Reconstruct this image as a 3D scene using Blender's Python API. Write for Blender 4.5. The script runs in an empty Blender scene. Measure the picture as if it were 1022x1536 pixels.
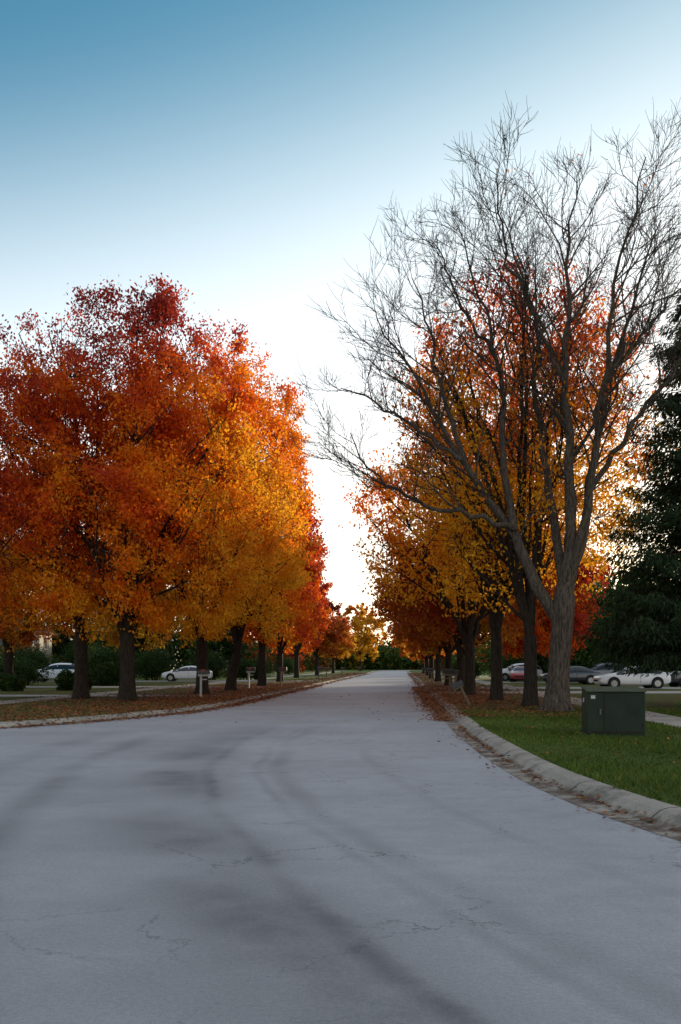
import bpy, math, numpy as np
from mathutils import Vector, Matrix
from mathutils.geometry import tessellate_polygon
R = np.random.default_rng(7)
scene = bpy.context.scene
col = scene.collection

# ------------------------------------------------------------------ materials
def new_mat(name):
    m = bpy.data.materials.new(name); m.use_nodes = True
    nt = m.node_tree
    return m, nt, nt.nodes["Principled BSDF"], nt.nodes, nt.links

def simple(name, c, rough=0.6, metal=0.0, noise=0.15, scale=8.0, bump=0.0, coat=0.0, spec=0.5):
    m, nt, b, N, L = new_mat(name)
    tc = N.new("ShaderNodeTexCoord"); n = N.new("ShaderNodeTexNoise")
    n.inputs["Scale"].default_value = scale; n.inputs["Detail"].default_value = 5
    L.new(tc.outputs["Object"], n.inputs["Vector"])
    r = N.new("ShaderNodeValToRGB")
    r.color_ramp.elements[0].position = 0.3; r.color_ramp.elements[1].position = 0.7
    r.color_ramp.elements[0].color = [x*(1-noise) for x in c]+[1]
    r.color_ramp.elements[1].color = [min(1, x*(1+noise)) for x in c]+[1]
    L.new(n.outputs["Fac"], r.inputs["Fac"]); L.new(r.outputs["Color"], b.inputs["Base Color"])
    b.inputs["Roughness"].default_value = rough; b.inputs["Metallic"].default_value = metal
    b.inputs["Coat Weight"].default_value = coat; b.inputs["Specular IOR Level"].default_value = spec
    if bump:
        bp = N.new("ShaderNodeBump"); bp.inputs["Strength"].default_value = bump; bp.inputs["Distance"].default_value = 0.02
        L.new(n.outputs["Fac"], bp.inputs["Height"]); L.new(bp.outputs["Normal"], b.inputs["Normal"])
    return m

def leaf_mat(name, transl=0.5):
    m, nt, b, N, L = new_mat(name)
    a = N.new("ShaderNodeAttribute"); a.attribute_name = "Col"
    L.new(a.outputs["Color"], b.inputs["Base Color"])
    b.inputs["Roughness"].default_value = 0.6; b.inputs["Specular IOR Level"].default_value = 0.12
    t = N.new("ShaderNodeBsdfTranslucent")
    L.new(a.outputs["Color"], t.inputs["Color"])
    mx = N.new("ShaderNodeMixShader"); mx.inputs[0].default_value = transl
    out = N["Material Output"]
    L.new(b.outputs[0], mx.inputs[1]); L.new(t.outputs[0], mx.inputs[2]); L.new(mx.outputs[0], out.inputs["Surface"])
    return m

def bark_mat(name, c):
    m, nt, b, N, L = new_mat(name)
    tc = N.new("ShaderNodeTexCoord"); mp = N.new("ShaderNodeMapping"); mp.inputs["Scale"].default_value = (9, 9, 1.6)
    n = N.new("ShaderNodeTexNoise"); n.inputs["Scale"].default_value = 2.2; n.inputs["Detail"].default_value = 8
    n.inputs["Roughness"].default_value = 0.65
    L.new(tc.outputs["Object"], mp.inputs["Vector"]); L.new(mp.outputs["Vector"], n.inputs["Vector"])
    r = N.new("ShaderNodeValToRGB"); r.color_ramp.elements[0].position = 0.38; r.color_ramp.elements[1].position = 0.62
    r.color_ramp.elements[0].color = [x*0.35 for x in c]+[1]; r.color_ramp.elements[1].color = [x*1.3 for x in c]+[1]
    L.new(n.outputs["Fac"], r.inputs["Fac"]); L.new(r.outputs["Color"], b.inputs["Base Color"])
    bp = N.new("ShaderNodeBump"); bp.inputs["Strength"].default_value = 0.9; bp.inputs["Distance"].default_value = 0.04
    L.new(n.outputs["Fac"], bp.inputs["Height"]); L.new(bp.outputs["Normal"], b.inputs["Normal"])
    b.inputs["Roughness"].default_value = 0.9; b.inputs["Specular IOR Level"].default_value = 0.2
    return m

M_leaf = leaf_mat("autumn_leaf", 0.62)
M_green = leaf_mat("green_leaf", 0.3)
M_needle = leaf_mat("spruce_needle", 0.15)
M_litter = leaf_mat("dry_leaf", 0.2)
M_grassb = leaf_mat("grass_blade", 0.35)
M_bark = bark_mat("dark_bark", (0.036, 0.025, 0.018))
M_barkg = bark_mat("grey_bark", (0.090, 0.066, 0.050))

# ------------------------------------------------------------------ mesh helpers
class B:
    def __init__(s): s.v=[]; s.q=[]; s.m=[]; s.c=[]; s.n=0
    def add(s, v, q, mi, c=None):
        v=np.asarray(v,dtype=np.float32); q=np.asarray(q,dtype=np.int32)
        s.v.append(v); s.q.append(q+s.n); s.m.append(np.full(len(q),mi,dtype=np.int32))
        if c is None: c=np.full((len(v),3),0.1)
        s.c.append(np.asarray(c,dtype=np.float32)); s.n+=len(v)
    def tube(s, P, r, k=5, mi=0):
        P=np.asarray(P,float); n=len(P); r=np.asarray(r,float)
        T=np.gradient(P,axis=0); T/= (np.linalg.norm(T,axis=1,keepdims=True)+1e-9)
        ref=np.array([0.31,0.87,0.13]) if abs(T[0,1])<0.8 else np.array([1.,0,0.1])
        U=np.cross(T,ref); U/=(np.linalg.norm(U,axis=1,keepdims=True)+1e-9); W=np.cross(T,U)
        a=np.arange(k)*2*math.pi/k
        V=P[:,None,:]+r[:,None,None]*(np.cos(a)[None,:,None]*U[:,None,:]+np.sin(a)[None,:,None]*W[:,None,:])
        i=np.arange(n-1)[:,None]*k; j=np.arange(k)[None,:]; j2=(j+1)%k
        q=np.stack([i+j,i+j2,i+k+j2,i+k+j],-1).reshape(-1,4)
        s.add(V.reshape(-1,3),q,mi)
    def leaves(s, C, size, cols, mi=1, droop=0.5, asp=0.55, rng=R):
        n=len(C); a=rng.normal(size=(n,3)); a[:,2]-=droop; a/=np.linalg.norm(a,axis=1,keepdims=True)
        b=np.cross(a,rng.normal(size=(n,3))); b/=(np.linalg.norm(b,axis=1,keepdims=True)+1e-9)
        l=(size*rng.uniform(0.6,1.3,n))[:,None]; w=l*asp
        V=np.stack([C-a*l/2, C+b*w/2-a*l*0.05, C+a*l/2, C-b*w/2-a*l*0.05],1).reshape(-1,3)
        s.add(V,np.arange(4*n).reshape(-1,4),mi,np.repeat(cols,4,axis=0))
    def build(s, name, mats, smooth=True):
        v=np.concatenate(s.v); q=np.concatenate(s.q); m=np.concatenate(s.m); c=np.concatenate(s.c)
        me=bpy.data.meshes.new(name); me.vertices.add(len(v)); me.vertices.foreach_set("co",v.ravel())
        me.loops.add(q.size); me.loops.foreach_set("vertex_index",q.ravel())
        me.polygons.add(len(q)); me.polygons.foreach_set("loop_start",np.arange(0,q.size,4,dtype=np.int32))
        me.polygons.foreach_set("material_index",m)
        me.polygons.foreach_set("use_smooth",(m==0) if smooth else np.zeros(len(q),bool))
        at=me.color_attributes.new("Col","FLOAT_COLOR","POINT")
        at.data.foreach_set("color",np.concatenate([c,np.ones((len(c),1),np.float32)],1).ravel())
        for x in mats: me.materials.append(x)
        me.update(calc_edges=True)
        o=bpy.data.objects.new(name,me); col.objects.link(o); return o

def nrm(v): return v/(math.sqrt(v[0]*v[0]+v[1]*v[1]+v[2]*v[2])+1e-9)
def grow(p, d, L, n, up, wob, rng):
    P=[p]; U=np.array([0,0,up/n]); W=rng.normal(size=(n,3))*wob
    for i in range(n):
        d=nrm(d+U+W[i]); p=p+d*(L/n); P.append(p)
    return np.array(P)
def resample(P, n):
    P=np.asarray(P,float); s=np.r_[0,np.cumsum(np.linalg.norm(np.diff(P,axis=0),axis=1))]
    t=np.linspace(0,s[-1],n)
    Q=np.stack([np.interp(t,s,P[:,i]) for i in range(P.shape[1])],1)
    for _ in range(2): Q[1:-1]=(Q[:-2]+2*Q[1:-1]+Q[2:])/4
    return Q
def cr(a,b): return np.array([a[1]*b[2]-a[2]*b[1],a[2]*b[0]-a[0]*b[2],a[0]*b[1]-a[1]*b[0]])
def side_dir(T, ang, rng):
    a=nrm(cr(T,rng.normal(size=3))); return nrm(T*math.cos(ang)+a*math.sin(ang))

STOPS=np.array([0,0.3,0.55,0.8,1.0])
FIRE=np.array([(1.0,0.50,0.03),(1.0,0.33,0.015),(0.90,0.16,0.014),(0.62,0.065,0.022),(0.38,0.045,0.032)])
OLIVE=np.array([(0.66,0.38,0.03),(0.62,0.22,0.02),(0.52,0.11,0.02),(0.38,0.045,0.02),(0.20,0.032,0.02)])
GREEN=np.array([(0.05,0.09,0.015),(0.04,0.075,0.015),(0.03,0.06,0.014),(0.025,0.05,0.014),(0.02,0.04,0.012)])*0.8
def ramp(v,pal):
    v=np.clip(v,0,1); return np.stack([np.interp(v,STOPS,pal[:,i]) for i in range(3)],1)
def lf(C,f,ph):
    return (np.sin(C[:,0]*f+ph)+np.sin(C[:,1]*f*1.13+ph*2.1)+np.sin(C[:,2]*f*0.9+ph*1.7)+np.sin((C[:,0]+C[:,2])*f*1.9+ph))/4

def leafy_tree(name, x, y, H, rx, crown_z0, trunk_h, tr, nleaf, lsize, seed, pal=FIRE, bias=0.0, hgain=0.75,
               nl=7, cx=0.0, mat=None, bare_top=0.0, spread=0.20, n2=8, n3=4, nfill=420, lean=0.0, side=0.0, gap=1.4, pw=2.2):
    rng=np.random.default_rng(seed); b=B()
    C0=np.array([cx,0,crown_z0+(H-crown_z0)*0.46]); Rz=(H-crown_z0)*0.54; Rv=np.array([rx,rx,Rz])
    lump=rng.normal(size=(12,3)); lump/=np.linalg.norm(lump,axis=1,keepdims=True); la=rng.uniform(-0.15,0.09,12)
    def rnorm(q): return (np.abs(q)**pw).sum(-1)**(1/pw)
    def ff(q):
        u=q/(np.linalg.norm(q,axis=-1,keepdims=True)+1e-6)
        return 1.0+(la*np.exp(-9*(1-u@lump.T))).sum(-1)
    def inside(p,k=1.0):
        q=(p-C0)/Rv; return rnorm(q)<k*ff(q[None])[0]
    fork=np.array([lean,0,trunk_h])
    tp=resample([(0,0,-0.1),(0.02,0,trunk_h*0.35),(lean*0.6,0.0,trunk_h*0.75),fork],7)
    b.tube(tp, tr*np.array([1.5,1.12,1.0,0.95,0.92,0.95,0.9]), 9)
    tips=[]; limbs=[]; allp=[]
    for i in range(nl):
        az=i*2*math.pi/nl+rng.uniform(-.35,.35)
        el=rng.uniform(0.15,1.1) if i<nl-2 else rng.uniform(1.15,1.5)
        tgt=C0+Rv*np.array([math.cos(az)*math.cos(el),math.sin(az)*math.cos(el),math.sin(el)])*0.9
        st=fork-np.array([0,0,rng.uniform(0,trunk_h*0.18)])
        mid=st+(tgt-st)*np.array([0.34,0.34,0.5])+rng.normal(size=3)*0.3
        m2=st+(tgt-st)*np.array([0.66,0.66,0.78])+rng.normal(size=3)*0.3
        P=resample([st,mid,m2,tgt],14); P[1:-1]+=rng.normal(size=(12,3))*0.06
        r=np.linspace(tr*0.5,0.025,14); b.tube(P,r,6); limbs.append((P,r)); tips.append(P[10:]); allp.append(P[3:])
    for P,r in limbs:
        LL=np.linalg.norm(np.diff(P,axis=0),axis=1).sum()
        for j in range(n2):
            t=rng.uniform(0.12,0.95); k=min(int(t*13),12); p=P[k]; T=nrm(P[k+1]-P[k])
            out=nrm((p-np.array([0,0,p[2]-0.3]))+1e-3)
            d=nrm(side_dir(T,rng.uniform(0.5,1.1),rng)+0.45*out)
            if d[2]<-0.2: d[2]*=-0.4
            L=LL*rng.uniform(0.3,0.5)*(1.15-0.5*t)
            for _ in range(5):
                Q=grow(p,d,L,6,0.35,0.10,rng)
                if inside(Q[-1]): break
                L*=0.78
            r2=min(r[k]*0.6,0.07); b.tube(Q,np.linspace(r2,0.013,7),4); tips.append(Q[4:]); allp.append(Q)
            for jj in range(n3):
                k2=rng.integers(1,6); T2=nrm(Q[k2+1]-Q[k2])
                d2=side_dir(T2,rng.uniform(0.5,1.2),rng); L2=L*rng.uniform(0.3,0.55)+0.3
                for _ in range(4):
                    S=grow(Q[k2],d2,L2,4,0.25,0.14,rng)
                    if inside(S[-1],1.02): break
                    L2*=0.7
                b.tube(S,np.linspace(0.018,0.007,5),3); tips.append(S[1:]); allp.append(S)
    A0=np.concatenate(allp)
    u=rng.normal(size=(nfill,3)); u/=np.linalg.norm(u,axis=1,keepdims=True); u/=rnorm(u)[:,None]
    q=u*(rng.random(nfill)**0.42*ff(u))[:,None]; Fp=C0+q*Rv*0.97; Fp=Fp[Fp[:,2]>crown_z0]
    for p in Fp:
        dd=((A0-p)**2).sum(1)+np.where(A0[:,2]>p[2],2.0,0); o=A0[dd.argmin()]
        mid=(o+p)/2+rng.normal(size=3)*0.12; mid[2]-=0.1*np.linalg.norm(p-o)*0.5
        Q=resample([o,mid,p],6); b.tube(Q,np.linspace(0.02,0.006,6),3)
        tips.append(Q[3:]); tips.append(p+rng.normal(size=(3,3))*0.35)
    A=np.concatenate(tips)
    h=(A[:,2]-crown_z0)/(H-crown_z0)
    qq=(A-C0)/Rv
    keep=(A[:,2]>crown_z0-0.3)&(rnorm(qq)<1.02*ff(qq))&(rng.random(len(A))>bare_top*np.clip((h-0.7)*4,0,1))
    A=A[keep]
    w=np.clip(0.75+lf(A,1.7,seed)*gap,0.05,2); w/=w.sum()
    idx=rng.choice(len(A),nleaf,p=w); C=A[idx]+rng.normal(size=(nleaf,3))*spread*np.array([1,1,0.8])
    h=np.clip((C[:,2]-crown_z0)/(H-crown_z0),0,1)
    rad=np.linalg.norm((C-C0)/Rv,axis=1)
    clus=rng.normal(size=len(A))[idx]*0.09
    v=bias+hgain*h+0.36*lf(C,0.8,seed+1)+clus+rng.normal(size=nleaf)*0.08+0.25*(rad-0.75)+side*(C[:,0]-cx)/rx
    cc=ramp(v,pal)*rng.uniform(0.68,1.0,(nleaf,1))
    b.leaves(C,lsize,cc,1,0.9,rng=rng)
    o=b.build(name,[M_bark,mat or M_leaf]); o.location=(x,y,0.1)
    return o

# ------------------------------------------------------------------ road layout
def catmull(pts, step=1.0):
    P=np.array(pts,float); P=np.vstack([2*P[0]-P[1],P,2*P[-1]-P[-2]]); out=[]
    for i in range(1,len(P)-2):
        n=max(2,int(np.linalg.norm(P[i+1]-P[i])/step)); n=min(n,40)
        for t in np.linspace(0,1,n,endpoint=False):
            out.append(0.5*((2*P[i])+(-P[i-1]+P[i+1])*t+(2*P[i-1]-5*P[i]+4*P[i+1]-P[i+2])*t*t+(-P[i-1]+3*P[i]-3*P[i+1]+P[i+2])*t**3))
    out.append(P[-2]); return np.array(out)
ER=catmull([(70,-14),(30,-7),(16,-2.6),(9,1.2),(5.9,4),(4.2,6.6),(3.3,9.5),(2.9,12.5),(2.8,16),(2.95,22),(3.2,27),(3.9,38),(5.05,57),(7.7,100),(14,200),(19.5,285),(27,312),(60,325),(90,328)],0.8)
EL=catmull([(-90,15),(-50,17),(-30,18.6),(-18,20.6),(-13,22.3),(-8.7,25.6),(-6.1,31.5),(-4.75,38),(-3.4,57),(-0.7,100),(5.6,200),(11,288),(21,318),(60,335),(90,338)],0.8)
def offset(E,d):
    T=np.gradient(E,axis=0); T/=np.linalg.norm(T,axis=1,keepdims=True)
    return E+np.stack([T[:,1],-T[:,0]],1)*d
def poly(name, pts, z, mat):
    vs=[Vector((float(p[0]),float(p[1]),z)) for p in pts]
    tr=tessellate_polygon([vs]); me=bpy.data.meshes.new(name); me.from_pydata(vs,[],[tuple(t) for t in tr]); me.update()
    if me.polygons[0].normal.z<0: me.flip_normals()
    me.materials.append(mat); o=bpy.data.objects.new(name,me); col.objects.link(o); return o
def strip(name, E, prof, mat, sgn):
    rows=[offset(E,sgn*o) for o,z in prof]; n=len(E); k=len(prof)
    V=np.zeros((n,k,3))
    for j,(o,z) in enumerate(prof): V[:,j,:2]=rows[j]; V[:,j,2]=z
    s=np.r_[0,np.cumsum(np.linalg.norm(np.diff(E,axis=0),axis=1))]
    F=[]
    for i in range(n-1):
        for j in range(k-1):
            f=(i*k+j,i*k+j+1,(i+1)*k+j+1,(i+1)*k+j); F.append(f if sgn<0 else f[::-1])
    me=bpy.data.meshes.new(name); me.from_pydata([tuple(x) for x in V.reshape(-1,3)],[],F); me.update()
    if sum(p.normal.z for p in me.polygons)<0: me.flip_normals()
    a=me.attributes.new("along","FLOAT","POINT"); a.data.foreach_set("value",np.repeat(s,k).astype(np.float32))
    me.materials.append(mat); o=bpy.data.objects.new(name,me); col.objects.link(o); return o

# asphalt
m, nt, bs, N, L = new_mat("asphalt"); M_road=m
geo=N.new("ShaderNodeNewGeometry")
def math_(op,a,b=None,c=None):
    n=N.new("ShaderNodeMath"); n.operation=op
    for i,x in enumerate((a,b,c)):
        if x is None: continue
        if isinstance(x,(int,float)): n.inputs[i].default_value=x
        else: L.new(x,n.inputs[i])
    return n.outputs[0]
def noise_(scale,detail=4,vec=None,rough=0.5):
    n=N.new("ShaderNodeTexNoise"); n.inputs["Scale"].default_value=scale; n.inputs["Detail"].default_value=detail
    n.inputs["Roughness"].default_value=rough
    L.new(vec if vec is not None else geo.outputs["Position"],n.inputs["Vector"]); return n
def sstep(x,a,b,lo=0.0,hi=1.0):
    n=N.new("ShaderNodeMapRange"); n.interpolation_type='SMOOTHSTEP'
    n.inputs["From Min"].default_value=a; n.inputs["From Max"].default_value=b
    n.inputs["To Min"].default_value=lo; n.inputs["To Max"].default_value=hi
    L.new(x,n.inputs["Value"]); return n.outputs[0]
big=noise_(0.35,4).outputs["Fac"]; mid=noise_(2.5,7,rough=0.65).outputs["Fac"]; fine=noise_(110,3,rough=0.8).outputs["Fac"]; fine2=noise_(30,5,rough=0.85).outputs["Fac"]
sep=N.new("ShaderNodeSeparateXYZ"); L.new(geo.outputs["Position"],sep.inputs[0])
wob=math_('MULTIPLY',math_('SUBTRACT',noise_(0.2,2).outputs["Fac"],0.5),0.8)
dx=math_('SUBTRACT',sep.outputs[0],40.0); dy=math_('SUBTRACT',sep.outputs[1],19.3)
rad=math_('ADD',math_('SQRT',math_('ADD',math_('MULTIPLY',dx,dx),math_('MULTIPLY',dy,dy))),wob)
rad=math_('ADD',rad,math_('MULTIPLY',math_('SUBTRACT',mid,0.5),0.12))
tot=None
for (r0,w,amt) in ((41.1,0.13,0.5),(41.4,0.06,0.38),(42.55,0.50,0.75),(42.15,0.08,0.45),(44.3,0.18,0.6),(45.6,0.30,0.6),(39.6,0.08,0.25),(43.3,1.0,0.25)):
    d=math_('ABSOLUTE',math_('SUBTRACT',rad,r0)); s=math_('MULTIPLY',sstep(d,0.0,w*2.1,1,0),amt)
    tot=s if tot is None else math_('ADD',tot,s)
patch=sstep(noise_(0.28,3,rough=0.6).outputs["Fac"],0.36,0.60)
near=sstep(sep.outputs[1],34,14)
mark=math_('MULTIPLY',math_('MULTIPLY',tot,math_('ADD',math_('MULTIPLY',patch,0.75),0.25)),near)
mark=math_('MULTIPLY',mark,sstep(mid,0.3,0.65,0.6,1.0))
dv=N.new("ShaderNodeVectorMath"); dv.operation='MULTIPLY_ADD'
ns=noise_(1.6,6,rough=0.65); L.new(ns.outputs["Color"],dv.inputs[0]); dv.inputs[1].default_value=(1.3,1.3,0); L.new(geo.outputs["Position"],dv.inputs[2])
vo=N.new("ShaderNodeTexVoronoi"); vo.feature='DISTANCE_TO_EDGE'; vo.inputs["Scale"].default_value=0.55; L.new(dv.outputs[0],vo.inputs["Vector"])
crk=math_('MULTIPLY',sstep(vo.outputs["Distance"],0.001,0.008,1,0),sstep(noise_(0.45,2).outputs["Fac"],0.42,0.58))
crk=math_('MULTIPLY',crk,sstep(sep.outputs[0],-2.5,-0.5,0.3,1.0))
val=math_('ADD',0.305,math_('MULTIPLY',math_('SUBTRACT',big,0.5),0.16))
val=math_('ADD',val,math_('MULTIPLY',math_('SUBTRACT',mid,0.5),0.14))
val=math_('ADD',val,math_('MULTIPLY',math_('SUBTRACT',fine,0.5),0.36))
val=math_('ADD',val,math_('MULTIPLY',math_('SUBTRACT',fine2,0.5),0.30))
val=math_('MULTIPLY',val,math_('SUBTRACT',1.0,math_('MULTIPLY',mark,0.60)))
val=math_('MULTIPLY',val,math_('SUBTRACT',1.0,math_('MULTIPLY',crk,0.5)))
cmb=N.new("ShaderNodeCombineColor")
L.new(math_('MULTIPLY',val,1.02),cmb.inputs[0]); L.new(math_('MULTIPLY',val,0.99),cmb.inputs[1]); L.new(math_('MULTIPLY',val,1.03),cmb.inputs[2])
L.new(cmb.outputs[0],bs.inputs["Base Color"]); bs.inputs["Roughness"].default_value=0.75; bs.inputs["Specular IOR Level"].default_value=0.3
bp=N.new("ShaderNodeBump"); bp.inputs["Strength"].default_value=0.35; bp.inputs["Distance"].default_value=0.012
L.new(math_('ADD',fine,fine2),bp.inputs["Height"]); L.new(bp.outputs[0],bs.inputs["Normal"])

# concrete with joints
m, nt, bs, N, L = new_mat("kerb_concrete"); M_kerb=m
geo=N.new("ShaderNodeNewGeometry")
at=N.new("ShaderNodeAttribute"); at.attribute_name="along"
fr=math_('FRACT',math_('DIVIDE',at.outputs["Fac"],2.4)); jn=math_('LESS_THAN',fr,0.014)
a=noise_(1.2,5).outputs["Fac"]; b2=noise_(30,5,rough=0.7).outputs["Fac"]; st=sstep(noise_(1.1,7,rough=0.75).outputs["Fac"],0.48,0.66)
sep=N.new("ShaderNodeSeparateXYZ"); L.new(geo.outputs["Position"],sep.inputs[0])
gut=math_('MULTIPLY',sstep(sep.outputs[2],0.06,0.014),sstep(noise_(2.2,6,rough=0.7).outputs["Fac"],0.38,0.58))
v=math_('ADD',0.30,math_('ADD',math_('MULTIPLY',math_('SUBTRACT',a,0.5),0.28),math_('MULTIPLY',math_('SUBTRACT',b2,0.5),0.36)))
v=math_('MULTIPLY',v,math_('SUBTRACT',1.0,math_('MULTIPLY',st,0.45))); v=math_('MULTIPLY',v,math_('SUBTRACT',1.0,math_('MULTIPLY',jn,0.75)))
cmb=N.new("ShaderNodeCombineColor"); L.new(math_('MULTIPLY',v,1.08),cmb.inputs[0]); L.new(math_('MULTIPLY',v,0.95),cmb.inputs[1]); L.new(math_('MULTIPLY',v,0.80),cmb.inputs[2])
mx=N.new("ShaderNodeMix"); mx.data_type='RGBA'; L.new(math_('MULTIPLY',gut,0.8),mx.inputs[0]); L.new(cmb.outputs[0],mx.inputs[6]); mx.inputs[7].default_value=(0.09,0.055,0.035,1)
L.new(mx.outputs[2],bs.inputs["Base Color"]); bs.inputs["Roughness"].default_value=0.9; bs.inputs["Specular IOR Level"].default_value=0.25
bp=N.new("ShaderNodeBump"); bp.inputs["Strength"].default_value=0.7; bp.inputs["Distance"].default_value=0.03
L.new(math_('ADD',a,b2),bp.inputs["Height"]); L.new(bp.outputs[0],bs.inputs["Normal"])

# lawn
m, nt, bs, N, L = new_mat("lawn_grass"); M_lawn=m
geo=N.new("ShaderNodeNewGeometry")
n1=noise_(0.5,5).outputs["Fac"]; n2_=noise_(18,6,rough=0.8).outputs["Fac"]; n3_=noise_(0.8,6,rough=0.7).outputs["Fac"]
mixv=math_('ADD',math_('MULTIPLY',n1,0.6),math_('MULTIPLY',n2_,0.6))
rp=N.new("ShaderNodeValToRGB"); L.new(mixv,rp.inputs["Fac"])
rp.color_ramp.elements[0].position=0.38; rp.color_ramp.elements[0].color=(0.028,0.054,0.009,1)
rp.color_ramp.elements[1].position=0.8; rp.color_ramp.elements[1].color=(0.10,0.14,0.025,1)
sep=N.new("ShaderNodeSeparateXYZ"); L.new(geo.outputs["Position"],sep.inputs[0])
br=math_('MULTIPLY',sstep(math_('ADD',math_('MULTIPLY',n3_,0.6),math_('MULTIPLY',n2_,0.4)),0.46,0.58),math_('MULTIPLY',sstep(sep.outputs[1],27,35),sstep(sep.outputs[1],130,80)))
mx=N.new("ShaderNodeMix"); mx.data_type='RGBA'; L.new(br,mx.inputs[0]); L.new(rp.outputs[0],mx.inputs[6]); mx.inputs[7].default_value=(0.12,0.056,0.024,1)
L.new(mx.outputs[2],bs.inputs["Base Color"]); bs.inputs["Roughness"].default_value=0.95; bs.inputs["Specular IOR Level"].default_value=0.1
bp=N.new("ShaderNodeBump"); bp.inputs["Strength"].default_value=0.8; bp.inputs["Distance"].default_value=0.05
L.new(n2_,bp.inputs["Height"]); L.new(bp.outputs[0],bs.inputs["Normal"])

M_earth=simple("bare_earth",(0.07,0.055,0.03),0.95,noise=0.3)
poly("ground",[(-3000,-3000),(3000,-3000),(3000,3000),(-3000,3000)],-0.03,M_earth)
rp_pts=list(offset(ER,0.1))+[(90.5,333)]+list(offset(EL,-0.1))[::-1]+[(-90,-60),(70,-60)]
poly("road",rp_pts,0.0,M_road)
poly("lawn",list(offset(ER,0.40))+[(600,330),(600,-14)],0.12,M_lawn)
poly("lawn",list(offset(EL,-0.40))+[(600,338),(600,1400),(-1500,1400),(-1500,15)],0.12,M_lawn)
prof=[(-0.30,0.004),(-0.05,0.010),(0.02,0.02),(0.09,0.07),(0.15,0.112),(0.22,0.130),(0.34,0.136),(0.38,0.132),(0.41,0.06)]
strip("kerb",ER,prof,M_kerb,1); strip("kerb",EL,prof,M_kerb,-1)
yr=lambda E,y0,y1:E[(E[:,1]>y0)&(E[:,1]<y1)]
strip("sidewalk",ER[(ER[:,1]>-3)&(ER[:,1]<280)&(ER[:,0]<25)],[(5.0,0.1),(5.01,0.135),(6.35,0.135),(6.36,0.1)],M_kerb,1)
strip("sidewalk",EL[(EL[:,1]>18)&(EL[:,1]<280)&(EL[:,0]<25)],[(8.2,0.1),(8.21,0.135),(9.6,0.135),(9.61,0.1)],M_kerb,-1)
M_drive=simple("driveway_concrete",(0.28,0.27,0.25),0.85,noise=0.15,scale=3,bump=0.2)
def drive(y,x0,x1,w):
    return poly("driveway",[(x0,y),(x1,y+0.6),(x1,y+w+0.6),(x0,y+w)],0.142,M_drive)
for y,w in ((46.5,3),(66,3.5),(91,5),(150,5)):
    xe=np.interp(y,EL[30:,1],EL[30:,0])-0.5; drive(y,-34,xe,w)
for y,w in ((52,4.5),(62,6),(85,5),(125,5)):
    xe=np.interp(y,ER[60:,1],ER[60:,0])+0.5; drive(y,xe,38,w)

# ------------------------------------------------------------------ grass blades (near lawn)
def grass(n):
    X=R.uniform(3.2,16,n*2); Y=8+R.random(n*2)**1.3*26
    ex=np.interp(Y,ER[ER[:,1]>2][:,1],ER[ER[:,1]>2][:,0])
    edge=0.36+0.05*np.sin(Y*3.1)+0.05*np.sin(Y*7.3)
    k=((X>ex+edge)&((X<ex+4.95)|(X>ex+6.4))&~((abs(X-5.88)<0.68)&(abs(Y-21.5)<0.6))); X=X[k][:n]; Y=Y[k][:n]; n=len(X)
    h=R.uniform(0.03,0.075,n)*(0.8+0.4*np.sin(X*1.3+Y*0.7)); w=0.006+0.0003*Y
    a=R.uniform(0,2*math.pi,n); l=R.normal(size=(n,2))*0.025
    base=np.stack([X,Y,np.full(n,0.118)],1); dx=np.stack([np.cos(a)*w,np.sin(a)*w,np.zeros(n)],1)
    tip=base+np.stack([l[:,0],l[:,1],h],1)
    V=np.stack([base-dx,base+dx,tip+dx*0.25,tip-dx*0.25],1).reshape(-1,3)
    tone=1+0.3*np.sin(X*0.9+Y*0.4)*np.sin(Y*0.6-X*0.3)
    c=np.array([0.082,0.125,0.020])*(R.uniform(0.5,1.35,n)*tone)[:,None]*np.where(R.random((n,1))<0.12,np.array([[2.2,1.3,1.6]]),1.0)
    b=B(); b.add(V,np.arange(4*n).reshape(-1,4),0,np.repeat(c,4,axis=0)); b.build("lawn_grass",[M_grassb],False)
grass(110000)

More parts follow.
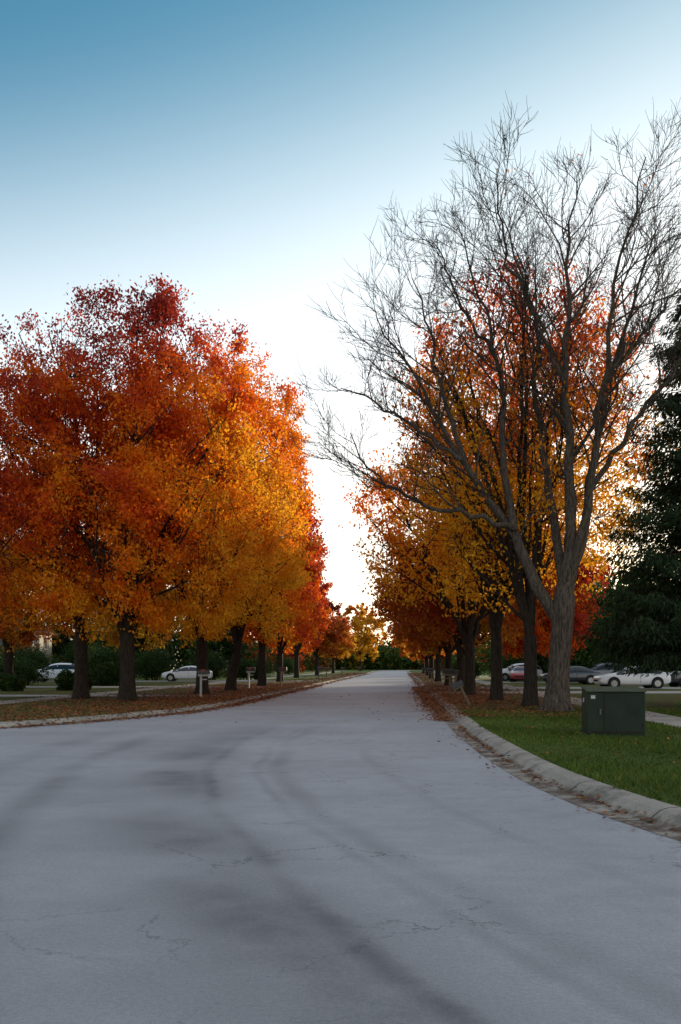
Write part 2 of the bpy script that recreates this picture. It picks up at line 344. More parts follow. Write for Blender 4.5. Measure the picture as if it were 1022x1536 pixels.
# ------------------------------------------------------------------ fallen leaves
def litter():
    b=B(); P=[]
    def along(E,sgn,y0,y1,n,mu,sd,lo,inn=0.25):
        e=yr(E,y0,y1); k=R.integers(0,len(e)-1,n); t=R.random((n,1)); p=e[k]*(1-t)+e[k+1]*t
        T=e[k+1]-e[k]; T/=np.linalg.norm(T,axis=1,keepdims=True); o=np.maximum(mu+np.abs(R.normal(size=n))*sd,lo)*1.0
        o=np.where(R.random(n)<inn,mu-np.abs(R.normal(size=n))*0.28,o)
        q=p+np.stack([T[:,1],-T[:,0]],1)*(sgn*o)[:,None]
        z=np.interp(o,[-0.5,0,0.18,0.3],[0.012,0.02,0.13,0.15])
        P.append(np.c_[q,z])
    along(ER,1,28,75,17000,-0.15,2.6,-0.6); along(EL,-1,24,80,27000,-0.1,3.6,-0.5,0.14)
    along(ER,1,8,27,420,-0.08,0.06,-0.25,0.3); along(ER,1,13,30,160,0.5,2.5,0.5,0)
    along(ER,1,75,200,3500,-0.1,2.5,-0.5,0.1); along(EL,-1,75,200,3500,-0.1,2.5,-0.5,0.1)
    along(ER,1,33,60,700,-0.6,0.4,-1.4)
    n=60; P.append(np.c_[R.uniform(-4.5,3,n),R.uniform(26,60,n),np.full(n,0.012)])
    C=np.concatenate(P); C[:,2]+=R.random(len(C))*0.02; n=len(C)
    a=R.uniform(0,2*math.pi,n); s=R.uniform(0.02,0.04,n)*(1+C[:,1]/45)
    d=np.stack([np.cos(a),np.sin(a),R.normal(size=n)*0.25],1)*s[:,None]; e=np.stack([-np.sin(a),np.cos(a),R.normal(size=n)*0.3],1)*s[:,None]*0.6
    V=np.stack([C-d,C+e,C+d,C-e],1).reshape(-1,3)
    V[:,2]=np.maximum(V[:,2],np.repeat(C[:,2],4)-0.008)
    v=R.uniform(0.0,1.0,n); c=ramp(v,np.array([(0.38,0.17,0.045),(0.29,0.10,0.035),(0.21,0.072,0.032),(0.15,0.05,0.028),(0.10,0.04,0.022)]))
    b.add(V,np.arange(4*n).reshape(-1,4),0,np.repeat(c,4,axis=0)); b.build("fallen_leaves",[M_litter],False)
litter()

# ------------------------------------------------------------------ autumn trees
T=leafy_tree
nm="autumn_tree"  # ash-like leafy trees
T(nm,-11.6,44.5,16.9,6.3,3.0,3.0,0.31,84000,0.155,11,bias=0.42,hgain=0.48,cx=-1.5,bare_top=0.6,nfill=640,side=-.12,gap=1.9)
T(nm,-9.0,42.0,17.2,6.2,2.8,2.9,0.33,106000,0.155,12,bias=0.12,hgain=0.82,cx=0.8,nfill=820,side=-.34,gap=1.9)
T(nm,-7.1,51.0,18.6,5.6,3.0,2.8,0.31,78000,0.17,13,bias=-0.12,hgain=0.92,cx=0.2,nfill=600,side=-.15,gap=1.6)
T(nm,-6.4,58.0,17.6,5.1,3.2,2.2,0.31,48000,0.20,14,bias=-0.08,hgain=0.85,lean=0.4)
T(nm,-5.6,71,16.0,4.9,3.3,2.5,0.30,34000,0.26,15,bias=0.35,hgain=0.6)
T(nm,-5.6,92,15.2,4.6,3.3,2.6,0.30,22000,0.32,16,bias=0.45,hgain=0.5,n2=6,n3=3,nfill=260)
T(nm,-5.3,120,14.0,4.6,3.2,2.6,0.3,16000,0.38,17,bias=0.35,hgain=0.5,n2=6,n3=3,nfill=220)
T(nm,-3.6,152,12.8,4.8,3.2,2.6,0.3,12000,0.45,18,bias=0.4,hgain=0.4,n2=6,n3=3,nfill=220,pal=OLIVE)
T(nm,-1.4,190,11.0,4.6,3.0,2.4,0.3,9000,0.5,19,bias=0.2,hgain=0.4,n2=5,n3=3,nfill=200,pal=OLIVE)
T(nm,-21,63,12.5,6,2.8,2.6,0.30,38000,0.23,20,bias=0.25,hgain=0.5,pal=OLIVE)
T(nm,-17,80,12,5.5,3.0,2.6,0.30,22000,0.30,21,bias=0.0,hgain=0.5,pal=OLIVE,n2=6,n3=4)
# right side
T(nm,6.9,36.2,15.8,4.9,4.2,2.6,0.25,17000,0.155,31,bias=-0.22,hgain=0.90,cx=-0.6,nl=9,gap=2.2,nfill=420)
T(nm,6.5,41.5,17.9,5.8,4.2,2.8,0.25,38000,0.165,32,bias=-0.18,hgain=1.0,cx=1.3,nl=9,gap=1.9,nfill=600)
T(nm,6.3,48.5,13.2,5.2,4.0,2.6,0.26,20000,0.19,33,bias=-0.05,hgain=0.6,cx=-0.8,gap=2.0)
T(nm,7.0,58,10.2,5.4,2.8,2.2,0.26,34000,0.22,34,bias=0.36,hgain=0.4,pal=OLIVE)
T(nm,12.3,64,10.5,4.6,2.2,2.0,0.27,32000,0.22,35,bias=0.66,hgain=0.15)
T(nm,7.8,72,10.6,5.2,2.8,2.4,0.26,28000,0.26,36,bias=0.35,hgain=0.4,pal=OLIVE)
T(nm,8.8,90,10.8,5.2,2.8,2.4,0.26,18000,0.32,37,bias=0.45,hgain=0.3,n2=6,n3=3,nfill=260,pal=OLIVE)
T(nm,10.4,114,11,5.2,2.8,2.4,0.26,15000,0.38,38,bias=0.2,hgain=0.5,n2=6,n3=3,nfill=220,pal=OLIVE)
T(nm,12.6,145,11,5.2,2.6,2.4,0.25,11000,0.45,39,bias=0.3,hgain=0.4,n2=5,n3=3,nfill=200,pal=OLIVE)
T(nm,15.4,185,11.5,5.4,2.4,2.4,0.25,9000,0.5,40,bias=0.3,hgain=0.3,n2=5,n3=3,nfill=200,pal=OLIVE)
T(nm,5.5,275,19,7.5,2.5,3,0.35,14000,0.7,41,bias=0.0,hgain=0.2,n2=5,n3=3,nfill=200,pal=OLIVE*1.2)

# ------------------------------------------------------------------ bare tree
def bare_tree():
    rng=np.random.default_rng(5); b=B()
    tp=resample([(0,0,-0.1),(0.05,0,0.8),(.12,0,1.9),(.2,0,3.0),(.3,0,4.2)],10)
    b.tube(tp,np.array([.58,.44,.375,.35,.34,.34,.35,.37,.34,.26]),14)
    for a in range(6):
        an=a*1.05+0.3; b.tube([(0.15*math.cos(an),0.15*math.sin(an),0.75),(0.36*math.cos(an),0.36*math.sin(an),0.25),(0.7*math.cos(an),0.7*math.sin(an),-0.05)],[0.16,0.13,0.05],6)
    limbs=[
     ([(0.1,2.9),(-.65,4.15),(-1.35,5.9),(-2.1,7.1),(-3.1,8.05),(-3.75,9.3),(-4.5,10.9),(-5.4,12.2),(-5.9,12.9)],.22,[0,0.2,.3,0,-.4,-.8,-1.2]),
     ([(-1.3,5.95),(-2.4,6.3),(-4.2,6.5),(-5.4,7.0),(-6.3,7.9),(-6.7,8.7)],.10,[0,-.5,-1.2,-1.8]),
     ([(-1.35,5.9),(-1.6,8.05),(-1.65,10.2),(-1.8,12.4),(-2.4,14.8),(-3.0,17.3)],.14,[.1,.7,1.2,1.6]),
     ([(.3,3.9),(.37,5.9),(.25,9.1),(.15,12.4),(.37,15.4),(.6,18.2)],.21,[0,-.4,-.7,-.3]),
     ([(.25,4.0),(-.05,7),(-.4,10.2),(-.3,13.4),(-.95,16.2),(-1.5,18.0)],.17,[0,.8,1.5,2.0]),
     ([(.4,4.0),(1.0,6.7),(1.45,9.3),(2,11.9),(2.7,14.5),(3.3,16.6)],.19,[0,.3,.2,-.3]),
     ([(.45,4.3),(1.1,8.1),(1.25,11.1),(1.45,14.1),(1.9,16.4),(2.2,17.7)],.15,[0,-.9,-1.8,-2.3]),
     ([(1.95,11.7),(3.2,13.1),(4.1,14.4),(4.7,15.4)],.08,[.2,1,1.8]),
     ([(1.1,7.2),(2.4,9.5),(3.7,11.3),(4.9,12.6),(5.7,14)],.10,[0,-.8,-1.6]),
     ([(-2.9,7.9),(-3.5,10),(-3.9,12.0),(-4.2,13.8),(-4.6,15.2)],.10,[0,.6,1.2]),
     ([(-3.1,8.1),(-4.8,9.5),(-6.0,10.4),(-7.0,10.9)],.085,[-.3,.1,.5]),
     ([(-1.8,12.3),(-2.7,14.0),(-3.3,15.7),(-3.8,17.0)],.07,[1.2,1.8,2.2]),
     ([(.2,10.6),(-.9,13.0),(-1.9,15.0),(-2.2,17.6)],.08,[-.6,-1.2,-1.8]),
     ([(.3,4.2),(.9,7.5),(.6,10.5),(1.2,14),(.9,17.5)],.13,[0,1.6,3.0,4.0]),
    ]
    L1=[]
    for pts,r0,ys in limbs:
        pts=[(a,c if c<8 else 8+(c-8)*0.91) for a,c in pts]
        n=18; P2=resample(pts,n); yy=np.interp(np.linspace(0,1,n),np.linspace(0,1,len(ys)),ys)
        P=np.c_[P2[:,0],yy,P2[:,1]]; P[2:-1]+=rng.normal(size=(n-3,3))*0.07
        r=np.linspace(r0**0.8,0.016**0.8,n)**1.25; b.tube(P,r,8); L1.append((P,r))
    ztop=17.8
    def children(P,r,nch,lv,tmin):
        LL=np.linalg.norm(np.diff(P,axis=0),axis=1).sum(); n=len(P)
        for j in range(nch):
            t=tmin+(0.99-tmin)*((j+rng.random())/nch)**0.85; k=min(int(t*(n-1)),n-2); p=P[k]+(P[k+1]-P[k])*rng.random(); Td=nrm(P[k+1]-P[k])
            if lv==2:
                d=side_dir(Td,rng.uniform(0.5,1.05),rng); d=nrm(d+np.array([0.0,0,0.05]))
                L=(LL*0.27+0.6)*rng.uniform(0.5,1.15)*(1.15-0.4*t); r0=min(r[k]*0.55,0.040); ns=8
            elif lv==3: d=side_dir(Td,rng.uniform(0.45,0.95),rng); L=(LL*0.36+0.25)*rng.uniform(0.5,1.15)*(1.2-0.5*t); r0=min(r[k]*0.65,0.016); ns=6
            else: d=side_dir(Td,rng.uniform(0.4,0.9),rng); L=rng.uniform(0.25,0.8); r0=0.008; ns=3
            if d[2]<-0.1: d[2]*=-0.3; d=nrm(d)
            if lv<4: L=min(L,max(0.4,(ztop-p[2])*1.0/max(d[2]+0.3,0.35)))
            Q=grow(p,d,L,ns,0.38,0.12,rng); rr=np.linspace(r0,{2:.0072,3:.0055,4:.0042}[lv],ns+1)
            b.tube(Q,rr,{2:5,3:3,4:3}[lv])
            if lv==2: children(Q,rr,int(4+L*2.3),3,0.15)
            elif lv==3: children(Q,rr,int(3+L*2.1),4,0.2)
    for P,r in L1:
        LL=np.linalg.norm(np.diff(P,axis=0),axis=1).sum(); children(P,r,int(6+LL*1.1),2,0.25)
    C=np.array([(-1.6,2,17.8),(-.8,1,18.1),(-1.2,1.5,17.9),(.6,0,18.0),(3.0,0,17.2)]); C=np.repeat(C,5,axis=0)+rng.normal(size=(25,3))*0.2
    b.leaves(C,0.12,np.tile([0.5,0.15,0.03],(25,1)),1,0.8,rng=rng)
    o=b.build("bare_tree",[M_barkg,M_leaf]); o.location=(7.0,32.3,0.1)
bare_tree()

# ------------------------------------------------------------------ spruce
def spruce(name,x,y,H,Rm,z0,seed,dens=1.0):
    rng=np.random.default_rng(seed); b=B()
    b.tube([(0,0,-0.1),(0,0,H*0.5),(0,0,H)],[0.28,0.16,0.02],8)
    z=z0; Cs=[];As=[]
    while z<H-0.2:
        f=1-(z-z0)/(H-z0); r=Rm*(f**0.75)*(0.6+0.4*min(1,(z-z0+0.6)/1.6)); nb=int(6+6*f)
        for j in range(nb):
            az=rng.uniform(0,2*math.pi); L=r*rng.uniform(0.65,1.18); dr=-0.30*L*f+0.15*L*(1-f)
            t=np.linspace(0,1,6); P=np.stack([np.cos(az)*L*t,np.sin(az)*L*t,z+dr*np.sin(t*1.9)+0.10*L*t**3],1)
            b.tube(P,np.linspace(0.035,0.006,6),3)
            n=int((30+55*L)*dens); tt=rng.random(n)**0.7; c=np.stack([np.interp(tt,t,P[:,i]) for i in range(3)],1)
            side=np.array([-math.sin(az),math.cos(az),0]); s=rng.normal(size=n)*0.30*(1-0.5*tt)*min(1.2,L*0.5+0.2)
            c=c+side*s[:,None]; c[:,2]-=np.abs(s)*0.35+rng.random(n)**1.5*0.35
            Cs.append(c); a=np.stack([np.cos(az)*0.5+side[0]*np.sign(s)*0.5,np.sin(az)*0.5+side[1]*np.sign(s)*0.5,np.full(n,-0.75)],1)+rng.normal(size=(n,3))*0.25
            As.append(a)
        z+=rng.uniform(0.2,0.36)
    C=np.concatenate(Cs); a=np.concatenate(As); a/=np.linalg.norm(a,axis=1,keepdims=True); n=len(C)
    bb=np.cross(a,rng.normal(size=(n,3))); bb/=np.linalg.norm(bb,axis=1,keepdims=True)
    l=rng.uniform(0.12,0.30,n)[:,None]; w=rng.uniform(0.025,0.05,n)[:,None]
    V=np.stack([C-bb*w*.4,C+bb*w*.4+a*l*.3,C+a*l,C-bb*w+a*l*.3],1).reshape(-1,3)
    cc=np.array([0.028,0.048,0.020])*rng.uniform(0.5,1.6,(n,1)); b.add(V,np.arange(4*n).reshape(-1,4),1,np.repeat(cc,4,axis=0))
    o=b.build(name,[M_bark,M_needle]); o.location=(x,y,0.1)
spruce("spruce_tree",13.1,36.5,16.3,4.1,2.5,3,1.5)
spruce("spruce_tree",20.5,46,14,3.8,1.6,4,0.9)

# ------------------------------------------------------------------ shrubs / distant masses
def blob_mass(name, blobs, n, size, pal, seed, mat=M_green, bias=0.3):
    rng=np.random.default_rng(seed); b=B(); bl=np.array(blobs,float)
    w=bl[:,3]*bl[:,5]+bl[:,4]*bl[:,5]; w/=w.sum(); k=rng.choice(len(bl),n,p=w)
    d=rng.normal(size=(n,3)); d/=np.linalg.norm(d,axis=1,keepdims=True); r=rng.random(n)**0.35
    f=1+0.22*np.sin(d[:,0]*5+k)+0.15*np.sin(d[:,2]*7+k*2.1+d[:,1]*4)
    C=bl[k,:3]+d*bl[k,3:6]*(r*f)[:,None]; k=k[C[:,2]>0.05]; C=C[C[:,2]>0.05]; n=len(C)
    tb=np.sin(k*2.7)*0.25
    v=bias+tb+0.3*lf(C,0.9/size*0.2,seed)+rng.normal(size=n)*0.2; cc=ramp(v,pal)*rng.uniform(0.6,1.2,(n,1))
    b.leaves(C,size,cc,1,0.3,0.7,rng)
    for q in bl: b.tube([(q[0],q[1],0),(q[0],q[1],q[2])],[0.05+q[5]*0.03]*2,5)
    b.build(name,[M_bark,mat])
rng=np.random.default_rng(77)
MIXP=np.vstack([OLIVE[:1]*0.4,GREEN[:4]*1.3])
bl=[(x,rng.uniform(335,385),rng.uniform(4,6),rng.uniform(7,11),6,rng.uniform(5.5,8)) for x in np.arange(-190,260,6)]
bl+=[(x,rng.uniform(345,352),3.2,5,3,rng.uniform(4,5.5)) for x in np.arange(-20,75,3)]
blob_mass("distant_trees",bl,120000,1.4,MIXP,50,bias=0.35)
bl=[(x+rng.uniform(-2,2),rng.uniform(116,145),rng.uniform(3.5,5.5),rng.uniform(4,6),4,rng.uniform(4.5,6.5)) for x in np.arange(-95,-14,4)]
blob_mass("distant_trees",bl,60000,0.6,GREEN,51)
bl=[(x+rng.uniform(-1,1),rng.uniform(100,116),rng.uniform(5,6.2),rng.uniform(4,5.5),4,rng.uniform(5.5,6.6)) for x in np.arange(21,125,2.8)]
bl+=[(x,rng.uniform(122,128),6.5,5,3.5,6.5) for x in np.arange(28,140,4)]  # second row, added to keep the low sun off the road
blob_mass("distant_trees",bl,150000,0.65,GREEN*1.2,52)
bl=[(x+rng.uniform(-2,2),rng.uniform(210,290),rng.uniform(3,5),rng.uniform(4,7),4,rng.uniform(4,6)) for x in list(np.arange(-70,-4,5))+list(np.arange(24,90,4.5))]
blob_mass("distant_trees",bl,45000,0.8,np.vstack([GREEN[:2]*1.2,OLIVE[2:]*0.6]),53)
def shrub(x,y,rx,h,seed,n=5000,size=0.09,pal=GREEN,bias=0.2,mat=M_green):
    g=np.random.default_rng(seed)
    bl=[(x+g.uniform(-.4,.4)*rx,y+g.uniform(-.4,.4)*rx,h*g.uniform(.4,.6),rx*.6,rx*.6,h*.45) for _ in range(5)]
    blob_mass("shrub",bl,n,size,pal,seed,mat,bias)
shrub(11.0,29.5,1.3,0.85,60,9000,0.07,GREEN*1.8); shrub(12.6,31,1.2,1.0,61,7000,0.07,GREEN*1.5)
shrub(22,90,5,9.5,62,26000,0.26,GREEN*1.5)
for i,(x,y,rx,h) in enumerate([(-16,60,1.2,1.3),(-19,58,1.0,1.0),(-25,76,2.5,2.2),(-17.5,74,1.8,1.8),(-21.5,90,3.0,3.2),(-9.3,104,2.0,2.2),(-27,68,2.2,1.8),(-31,84,3.5,3.6),(17,100,3,2.5),(-11,130,3,2.4),(-9,165,3,3),(24,86,2.8,1.9),(29,88,2.8,2.2),(-38,72,4,4),(-19,99,3,3.4),(-13,103,2.4,3),(15,118,2.5,2.5),(17.5,140,3,3),(20,170,3,3.5),(-25.5,99,2.6,3.6),(-32,98,3.2,4.6),(-29,95,2.2,3.0)]):
    shrub(x,y,rx,h,70+i,9000,0.16)

# ------------------------------------------------------------------ object helpers
def empty(name,loc,rz=0):
    e=bpy.data.objects.new(name,None); col.objects.link(e); e.location=loc; e.rotation_euler[2]=rz; return e
def meshobj(name,vs,fs,mats,parent=None,mi=None,smooth=False,bevel=0):
    me=bpy.data.meshes.new(name); me.from_pydata([tuple(map(float,v)) for v in vs],[],fs)
    for m in mats: me.materials.append(m)
    if mi is not None: me.polygons.foreach_set("material_index",np.array(mi,dtype=np.int32))
    me.polygons.foreach_set("use_smooth",np.full(len(fs),smooth)); me.update()
    o=bpy.data.objects.new(name,me); col.objects.link(o)
    if parent: o.parent=parent
    if bevel:
        md=o.modifiers.new("bevel","BEVEL"); md.width=bevel; md.segments=2; md.limit_method='ANGLE'
    return o
def box(name,c,s,mat,parent,bevel=0):
    x,y,z=[a/2 for a in s]; cx,cy,cz=c
    vs=[(cx+i*x,cy+j*y,cz+k*z) for k in(-1,1) for j in(-1,1) for i in(-1,1)]
    fs=[(0,2,3,1),(4,5,7,6),(0,1,5,4),(2,6,7,3),(0,4,6,2),(1,3,7,5)]
    return meshobj(name,vs,fs,[mat],parent,bevel=bevel)
def cyl(name,c,r,h,mat,parent,axis='Y',n=20,r2=None,bevel=0):
    r2=r if r2 is None else r2; vs=[];
    for s,rr in((-.5,r),(.5,r2)):
        for i in range(n):
            a=2*math.pi*i/n; u,v=math.cos(a)*rr,math.sin(a)*rr
            p={'Y':(u,s*h,v),'Z':(u,v,s*h),'X':(s*h,u,v)}[axis]; vs.append([c[k]+p[k] for k in range(3)])
    fs=[(i,(i+1)%n,n+(i+1)%n,n+i) for i in range(n)]+[tuple(range(n))[::-1],tuple(range(n,2*n))]
    return meshobj(name,vs,fs,[mat],parent,smooth=False,bevel=bevel)

# utility transformer box
M_box=simple("green_enamel",(0.016,0.024,0.014),0.6,noise=0.3,scale=3,spec=0.25)
M_lid=simple("green_lid",(0.035,0.050,0.024),0.65,noise=0.3,scale=5,spec=0.25)
M_pad=simple("pad_concrete",(0.12,0.11,0.10),0.9,noise=0.2)
M_label=simple("label_white",(0.45,0.45,0.43),0.5); M_steel=simple("steel",(0.12,0.12,0.12),0.4,0.9)
ub=empty("utility_box",(5.88,21.5,0.075),math.radians(-7))
box("pad",(0,0,0.02),(1.24,1.04,0.06),M_pad,ub,0.01)
vs=[(-.6,-.5,.05),(.6,-.5,.05),(.6,.5,.05),(-.6,.5,.05),(-.6,-.5,.96),(.6,-.5,.96),(.6,.5,1.03),(-.6,.5,1.03)]
BF=[(3,2,1,0),(0,1,5,4),(1,2,6,5),(2,3,7,6),(3,0,4,7),(4,5,6,7)]
meshobj("cabinet",vs,BF,[M_box],ub,bevel=0.02)
vs=[(-.62,-.53,.965),(.62,-.53,.965),(.62,.53,1.04),(-.62,.53,1.04),(-.61,-.52,.99),(.61,-.52,.99),(.61,.51,1.065),(-.61,.51,1.065)]
meshobj("lid",vs,BF,[M_lid],ub,bevel=0.008)
box("door_seam",(-0.25,-.503,.52),(.012,.008,.82),M_bark,ub); box("vent",(0,-.504,.12),(1.05,.01,.02),M_bark,ub)
box("label",(-.48,-.504,.86),(.09,.008,.07),M_label,ub); box("label_2",(-.605,.1,.78),(.008,.13,.10),M_label,ub)
box("handle",(-.33,-.515,.55),(.03,.03,.13),M_steel,ub,.006); cyl("hinge_1",(.55,-.51,.78),.015,.10,M_box,ub,'Z'); cyl("hinge_2",(.55,-.51,.28),.015,.10,M_box,ub,'Z')

# mailboxes
M_mb=simple("mailbox_black",(0.02,0.02,0.022),0.4); M_wood=simple("post_wood",(0.13,0.09,0.06),0.8,noise=0.3,scale=20); M_wp=simple("post_white",(0.36,0.35,0.33),0.6); M_red=simple("flag_red",(0.5,0.03,0.02),0.5)
def mailbox(x,y,rz,post=M_wood,s=1.0,lean=0):
    e=empty("mailbox",(x,y,0.12),rz); e.rotation_euler[1]=lean
    box("post",(0,0,.52),(.10,.10,1.14),post,e,.008); box("arm",(.12,0,.98),(.5,.09,.08),post,e,.008)
    n=10; pr=[(-.1,1.03),(.1,1.03),(.1,1.16)]+[(.1*math.cos(a),1.16+.1*math.sin(a)) for a in np.linspace(0,math.pi,n)[1:-1]]+[(-.1,1.16)]
    k=len(pr); vs=[(-.16,a,b) for a,b in pr]+[(.38,a,b) for a,b in pr]
    meshobj("box",vs,[tuple(range(k))[::-1],tuple(range(k,2*k))]+[(i,(i+1)%k,k+(i+1)%k,k+i) for i in range(k)],[M_mb],e,bevel=.006)
    box("door",(.385,0,1.12),(.012,.19,.17),M_mb,e,.005); box("flag",(.1,-.112,1.2),(.16,.012,.05),M_red,e)
    box("flag_stem",(.03,-.112,1.15),(.02,.01,.12),M_red,e); box("brace",(.12,0,.80),(.30,.05,.05),post,e)
    e.scale=(s,s,s)
mailbox(-6.45,46,0.1,M_wp,1.05); mailbox(-5.9,64,0,M_wp,1.1); mailbox(-4.2,70,0,M_wood,1.1); mailbox(-2.0,92,0,M_wood,1.1); mailbox(-1.6,112,0); mailbox(.2,138,0); mailbox(3.5,190,0)
mailbox(6.0,52,math.pi); mailbox(5.4,49,math.pi+.2,M_wood,1.05); mailbox(4.75,36.5,math.pi,M_wood,0.8,0.45); mailbox(7.7,84,math.pi); mailbox(9.4,110,math.pi)

# cars
M_glass=simple("car_glass",(0.012,0.014,0.016),0.08,noise=0.05); M_tyre=simple("tyre",(0.015,0.015,0.015),0.85); M_rim=simple("rim",(0.35,0.35,0.36),0.3,0.8)
M_tail=simple("tail_lamp",(0.35,0.01,0.01),0.25); M_head=simple("head_lamp",(0.7,0.7,0.7),0.15); M_arch=simple("wheel_arch",(0.008,0.008,0.008),0.9)
def paint(n,c): return simple(n,c,0.28,noise=0.03,coat=0.6)
P_white=paint("paint_white",(0.75,0.76,0.77)); P_red=paint("paint_red",(0.30,0.02,0.02)); P_dark=paint("paint_dark",(0.03,0.035,0.045)); P_blue=paint("paint_grey",(0.10,0.11,0.13))
def car(x,y,rz,pt,kind="sedan"):
    e=empty("parked_car",(x,y,0.14),rz)
    if kind=="sedan":
        S=[(-2.32,.42,.62,.64,.70,.62),(-2.25,.28,.70,.76,.80,.70),(-1.9,.22,.84,.88,.88,.76),(-1.25,.20,.90,.96,.91,.74),(-.55,.19,.93,1.30,.92,.62),(-.1,.19,.94,1.43,.92,.60),(.55,.19,.95,1.46,.92,.60),(1.0,.19,.96,1.38,.92,.60),(1.65,.20,.98,1.08,.91,.70),(2.1,.24,.97,1.03,.87,.74),(2.28,.32,.86,.92,.80,.70),(2.33,.42,.74,.76,.74,.66)]
        cab=(3,8)
    else:
        S=[(-2.3,.45,.75,.78,.74,.66),(-2.2,.30,.88,.94,.84,.74),(-1.8,.25,1.00,1.05,.90,.80),(-1.15,.23,1.06,1.13,.93,.78),(-.5,.22,1.08,1.55,.94,.70),(0,.22,1.09,1.70,.94,.70),(.8,.22,1.10,1.72,.94,.70),(1.6,.23,1.10,1.68,.94,.70),(2.05,.25,1.10,1.50,.92,.72),(2.25,.30,1.05,1.12,.88,.78),(2.32,.42,.80,.84,.80,.70)]
        cab=(3,9)
    vs=[];k=12
    for (X,zs,zb,zr,wb,wr) in S:
        zm=(zs+zb)/2
        half=[(wb*.86,zs),(wb*.99,zs+.12),(wb*1.01,zm),(wb*.975,zb),(wr*1.02+.0,zb+(zr-zb)*.88),(wr*.88,zr)]
        vs+=[(X,a,b) for a,b in half]+[(X,-a,b) for a,b in half[::-1]]
    fs=[];mi=[]
    for i in range(len(S)-1):
        for j in range(k):
            j2=(j+1)%k; fs.append((i*k+j,(i+1)*k+j,(i+1)*k+j2,i*k+j2))
            inc=cab[0]<=i<cab[1]; slope=abs(S[i+1][3]-S[i][3])/(S[i+1][0]-S[i][0])
            g=inc and (j in(3,7)) ; g=g or (inc and j in(4,5,6) and slope>0.35)
            mi.append(1 if g else 0)
    fs+=[tuple(range(k)),tuple(range((len(S)-1)*k,len(S)*k))[::-1]]; mi+=[0,0]
    o=meshobj("body",vs,fs,[pt,M_glass],e,mi,smooth=True)
    md=o.modifiers.new("s","SUBSURF"); md.levels=1; md.render_levels=2
    for nme,px in(("front",-1.42),("rear",1.38)):
        for sy in(-1,1):
            cyl("arch_"+nme,(px,sy*.80,.36),.40,.27,M_arch,e); cyl("wheel_"+nme,(px,sy*.82,.33),.325,.25,M_tyre,e,bevel=.02); cyl("rim_"+nme,(px,sy*.855,.33),.21,.19,M_rim,e,n=10)
    zb=S[5][2]
    for sy in(-1,1):
        box("pillar",(.28,sy*(S[5][4]*.80+.035),zb+.20),(.07,.03,.40),pt,e)
        box("mirror",(-.78,sy*1.0,zb+.08),(.14,.16,.11),pt,e,.03)
        box("head_lamp",(-2.16,sy*.62,zb-.26),(.14,.28,.11),M_head,e,.02); box("tail_lamp",(2.2,sy*.66,zb-.12),(.14,.26,.12),M_tail,e,.02)
        box("door_line",(.28,sy*(S[5][4]*1.0),.62),(.012,.02,.55),M_arch,e)
        box("door_handle",(.12,sy*(S[5][4]*1.0+.01),zb-.12),(.14,.03,.025),M_rim,e)
    box("plate",(2.33,0,.55),(.02,.32,.13),M_rim,e); box("grille",(-2.31,0,.50),(.03,.8,.12),M_arch,e)
    return e
car(18.7,64,0.05,P_white); car(24.5,68,0.1,P_dark,"suv")
car(18.0,78,0.0,P_dark,"sedan"); car(21.5,82,0.0,P_blue,"suv")
car(16.4,90,1.3,P_red); car(17.2,97,0.1,P_white,"suv"); car(-14.4,93.5,0.0,P_white,"sedan"); car(-26.5,93,0.0,P_white,"suv")

# houses
M_roof=simple("roof_shingle",(0.06,0.055,0.05),0.9,noise=0.3,scale=12); M_trim=simple("trim_white",(0.40,0.40,0.38),0.6); M_win=simple("window_glass",(0.02,0.025,0.03),0.08); M_door=simple("door_paint",(0.12,0.03,0.02),0.5)
def siding(name,c):
    m, nt, b, N_, L_ = new_mat(name); tc=N_.new("ShaderNodeTexCoord"); w=N_.new("ShaderNodeTexWave"); w.wave_type='BANDS'; w.bands_direction='Z'; w.wave_profile='SAW'; w.inputs["Scale"].default_value=1.6
    L_.new(tc.outputs["Object"],w.inputs["Vector"]); r=N_.new("ShaderNodeValToRGB"); r.color_ramp.elements[0].color=[x*.75 for x in c]+[1]; r.color_ramp.elements[1].color=list(c)+[1]; r.color_ramp.elements[0].position=0; r.color_ramp.elements[1].position=.25
    L_.new(w.outputs["Fac"],r.inputs["Fac"]); L_.new(r.outputs[0],b.inputs["Base Color"]); b.inputs["Roughness"].default_value=.7; return m
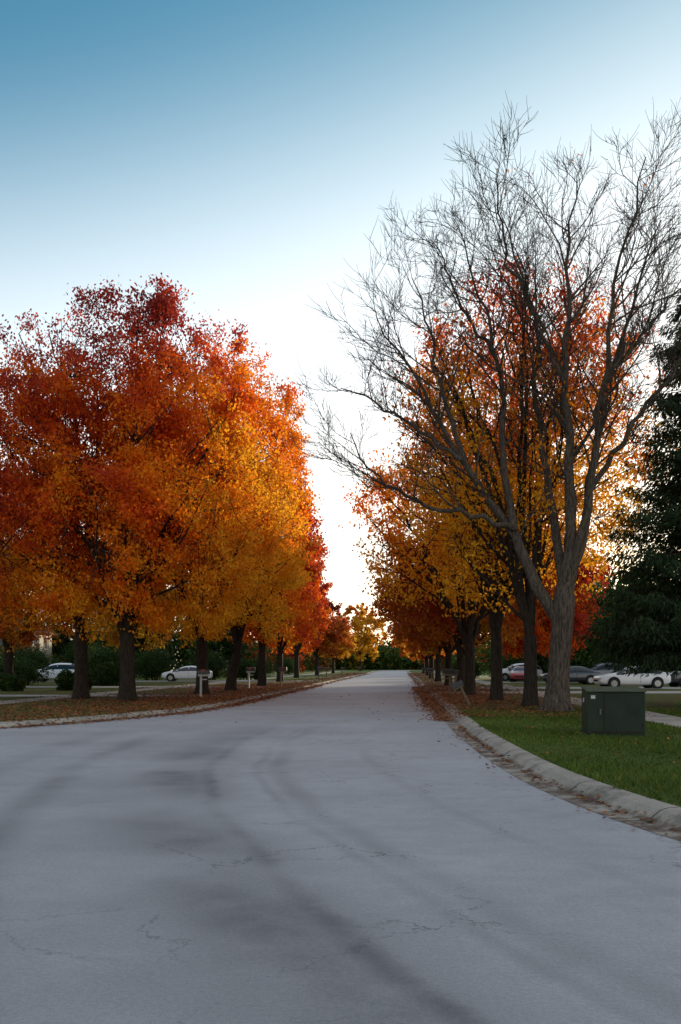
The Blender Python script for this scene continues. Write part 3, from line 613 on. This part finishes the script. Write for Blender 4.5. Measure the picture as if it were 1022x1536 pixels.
def house(x,y,rz,c,w=15,d=9,h=5.4,rh=2.8):
    e=empty("suburban_house",(x,y,0.1),rz); ms=siding("siding",c); X,Y=w/2,d/2
    vs=[(-X,-Y,0),(X,-Y,0),(X,Y,0),(-X,Y,0),(-X,-Y,h),(X,-Y,h),(X,Y,h),(-X,Y,h),(-X,0,h+rh),(X,0,h+rh)]
    meshobj("walls",vs,[(0,1,5,4),(1,2,6,9,5),(2,3,7,6),(3,0,4,8,7)],[ms],e)
    q=.5; sl=rh/Y
    for s in(-1,1):
        a=[(-X-q,s*(Y+q),h-q*sl+.03),(X+q,s*(Y+q),h-q*sl+.03),(X+q,0,h+rh+.03),(-X-q,0,h+rh+.03)]
        vs=a+[(p[0],p[1],p[2]+.15) for p in a]; meshobj("roof",vs,[(0,1,2,3),(4,5,6,7),(0,1,5,4),(1,2,6,5),(2,3,7,6),(3,0,4,7)],[M_roof],e)
    for f in(-1,1):
        for i,wx in enumerate(np.linspace(-X+1.8,X-1.8,5)):
            for wz in(1.5,4.1):
                if wz<2 and i in(0,2): continue
                box("window_frame",(wx,f*(Y+.03),wz),(1.3,.08,1.5),M_trim,e); box("window",(wx,f*(Y+.06),wz),(1.08,.08,1.28),M_win,e); box("mullion",(wx,f*(Y+.11),wz),(.06,.03,1.28),M_trim,e)
        box("front_door",(0,f*(Y+.04),1.05),(1.0,.1,2.1),M_door,e); box("garage_door",(-X+2,f*(Y+.04),1.15),(3.0,.08,2.2),M_trim,e)
        box("step",(0,f*(Y+.6),.1),(1.8,1.2,.2),M_pad,e)
    for i,wy in enumerate((-2.2,2.2)):
        for f in(-1,1):
            for wz in(1.6,4.1):
                box("side_window_frame",(f*(X+.03),wy,wz),(.08,1.3,1.5),M_trim,e); box("side_window",(f*(X+.06),wy,wz),(.08,1.08,1.28),M_win,e)
    box("chimney",(X-2,1.2,h+rh*.8),(.9,.9,2.6),M_door,e)
house(-39,110,1.5,(.15,.14,.12)); house(-30,155,1.5,(.30,.27,.22)); house(-26,190,1.5,(.45,.43,.4))
house(38,84,1.6,(.42,.40,.36)); house(36,134,1.6,(.5,.48,.44)); house(-50,62,1.4,(.30,.24,.2))

# ------------------------------------------------------------------ light, sky, camera
AZ,EL_=math.radians(24.0),math.radians(5.0)
s=Vector((math.sin(AZ)*math.cos(EL_),math.cos(AZ)*math.cos(EL_),math.sin(EL_)))
ld=bpy.data.lights.new("sun","SUN"); ld.energy=5.0; ld.angle=math.radians(0.6); ld.color=(1.0,0.82,0.52)
lo=bpy.data.objects.new("sun",ld); col.objects.link(lo); lo.rotation_euler=s.to_track_quat('Z','Y').to_euler()
w=bpy.data.worlds.new("World"); scene.world=w; w.use_nodes=True; N=w.node_tree.nodes; L=w.node_tree.links
sk=N.new("ShaderNodeTexSky"); sk.sky_type='NISHITA'; sk.sun_disc=False; sk.sun_elevation=EL_; sk.sun_rotation=AZ
sk.air_density=1.0; sk.dust_density=1.0; sk.ozone_density=2.5; sk.altitude=100
tc=N.new("ShaderNodeTexCoord"); sp=N.new("ShaderNodeSeparateXYZ"); L.new(tc.outputs["Generated"],sp.inputs[0])
t=math_('SUBTRACT',sp.outputs[2],math_('MULTIPLY',sp.outputs[0],0.24))
h=math_('POWER',sstep(t,0.61,0.26),1.1)
tint=N.new("ShaderNodeMix"); tint.data_type='RGBA'; tint.blend_type='MULTIPLY'; tint.inputs[0].default_value=1.0
L.new(sk.outputs[0],tint.inputs[6]); tint.inputs[7].default_value=(1.05,1.78,1.68,1)
# sky above the view brightened, added as fill light from overhead
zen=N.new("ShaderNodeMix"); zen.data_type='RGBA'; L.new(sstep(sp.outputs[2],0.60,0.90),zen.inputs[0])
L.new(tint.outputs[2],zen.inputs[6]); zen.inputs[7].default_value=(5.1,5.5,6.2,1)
hc=N.new("ShaderNodeMix"); hc.data_type='RGBA'; L.new(sstep(sp.outputs[2],0.30,0.0),hc.inputs[0])
hc.inputs[6].default_value=(7.2,7.3,7.2,1); hc.inputs[7].default_value=(10.0,9.0,7.6,1)
hz=N.new("ShaderNodeMix"); hz.data_type='RGBA'; hz.blend_type='ADD'; hz.inputs[0].default_value=0.5
L.new(hc.outputs[2],hz.inputs[6]); L.new(sk.outputs[0],hz.inputs[7])
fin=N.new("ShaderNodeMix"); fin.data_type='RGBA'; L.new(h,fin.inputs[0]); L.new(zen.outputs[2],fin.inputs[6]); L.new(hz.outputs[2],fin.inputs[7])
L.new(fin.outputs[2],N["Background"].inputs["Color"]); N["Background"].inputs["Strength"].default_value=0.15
cd=bpy.data.cameras.new("camera"); cd.lens=35; cd.sensor_width=36; cd.shift_y=0.15; cd.clip_end=6000
co=bpy.data.objects.new("camera",cd); col.objects.link(co); co.location=(0,0,1.6); co.rotation_euler=(math.radians(90),0,0); scene.camera=co
scene.view_settings.view_transform='Standard'; scene.view_settings.look='None'; scene.view_settings.exposure=0
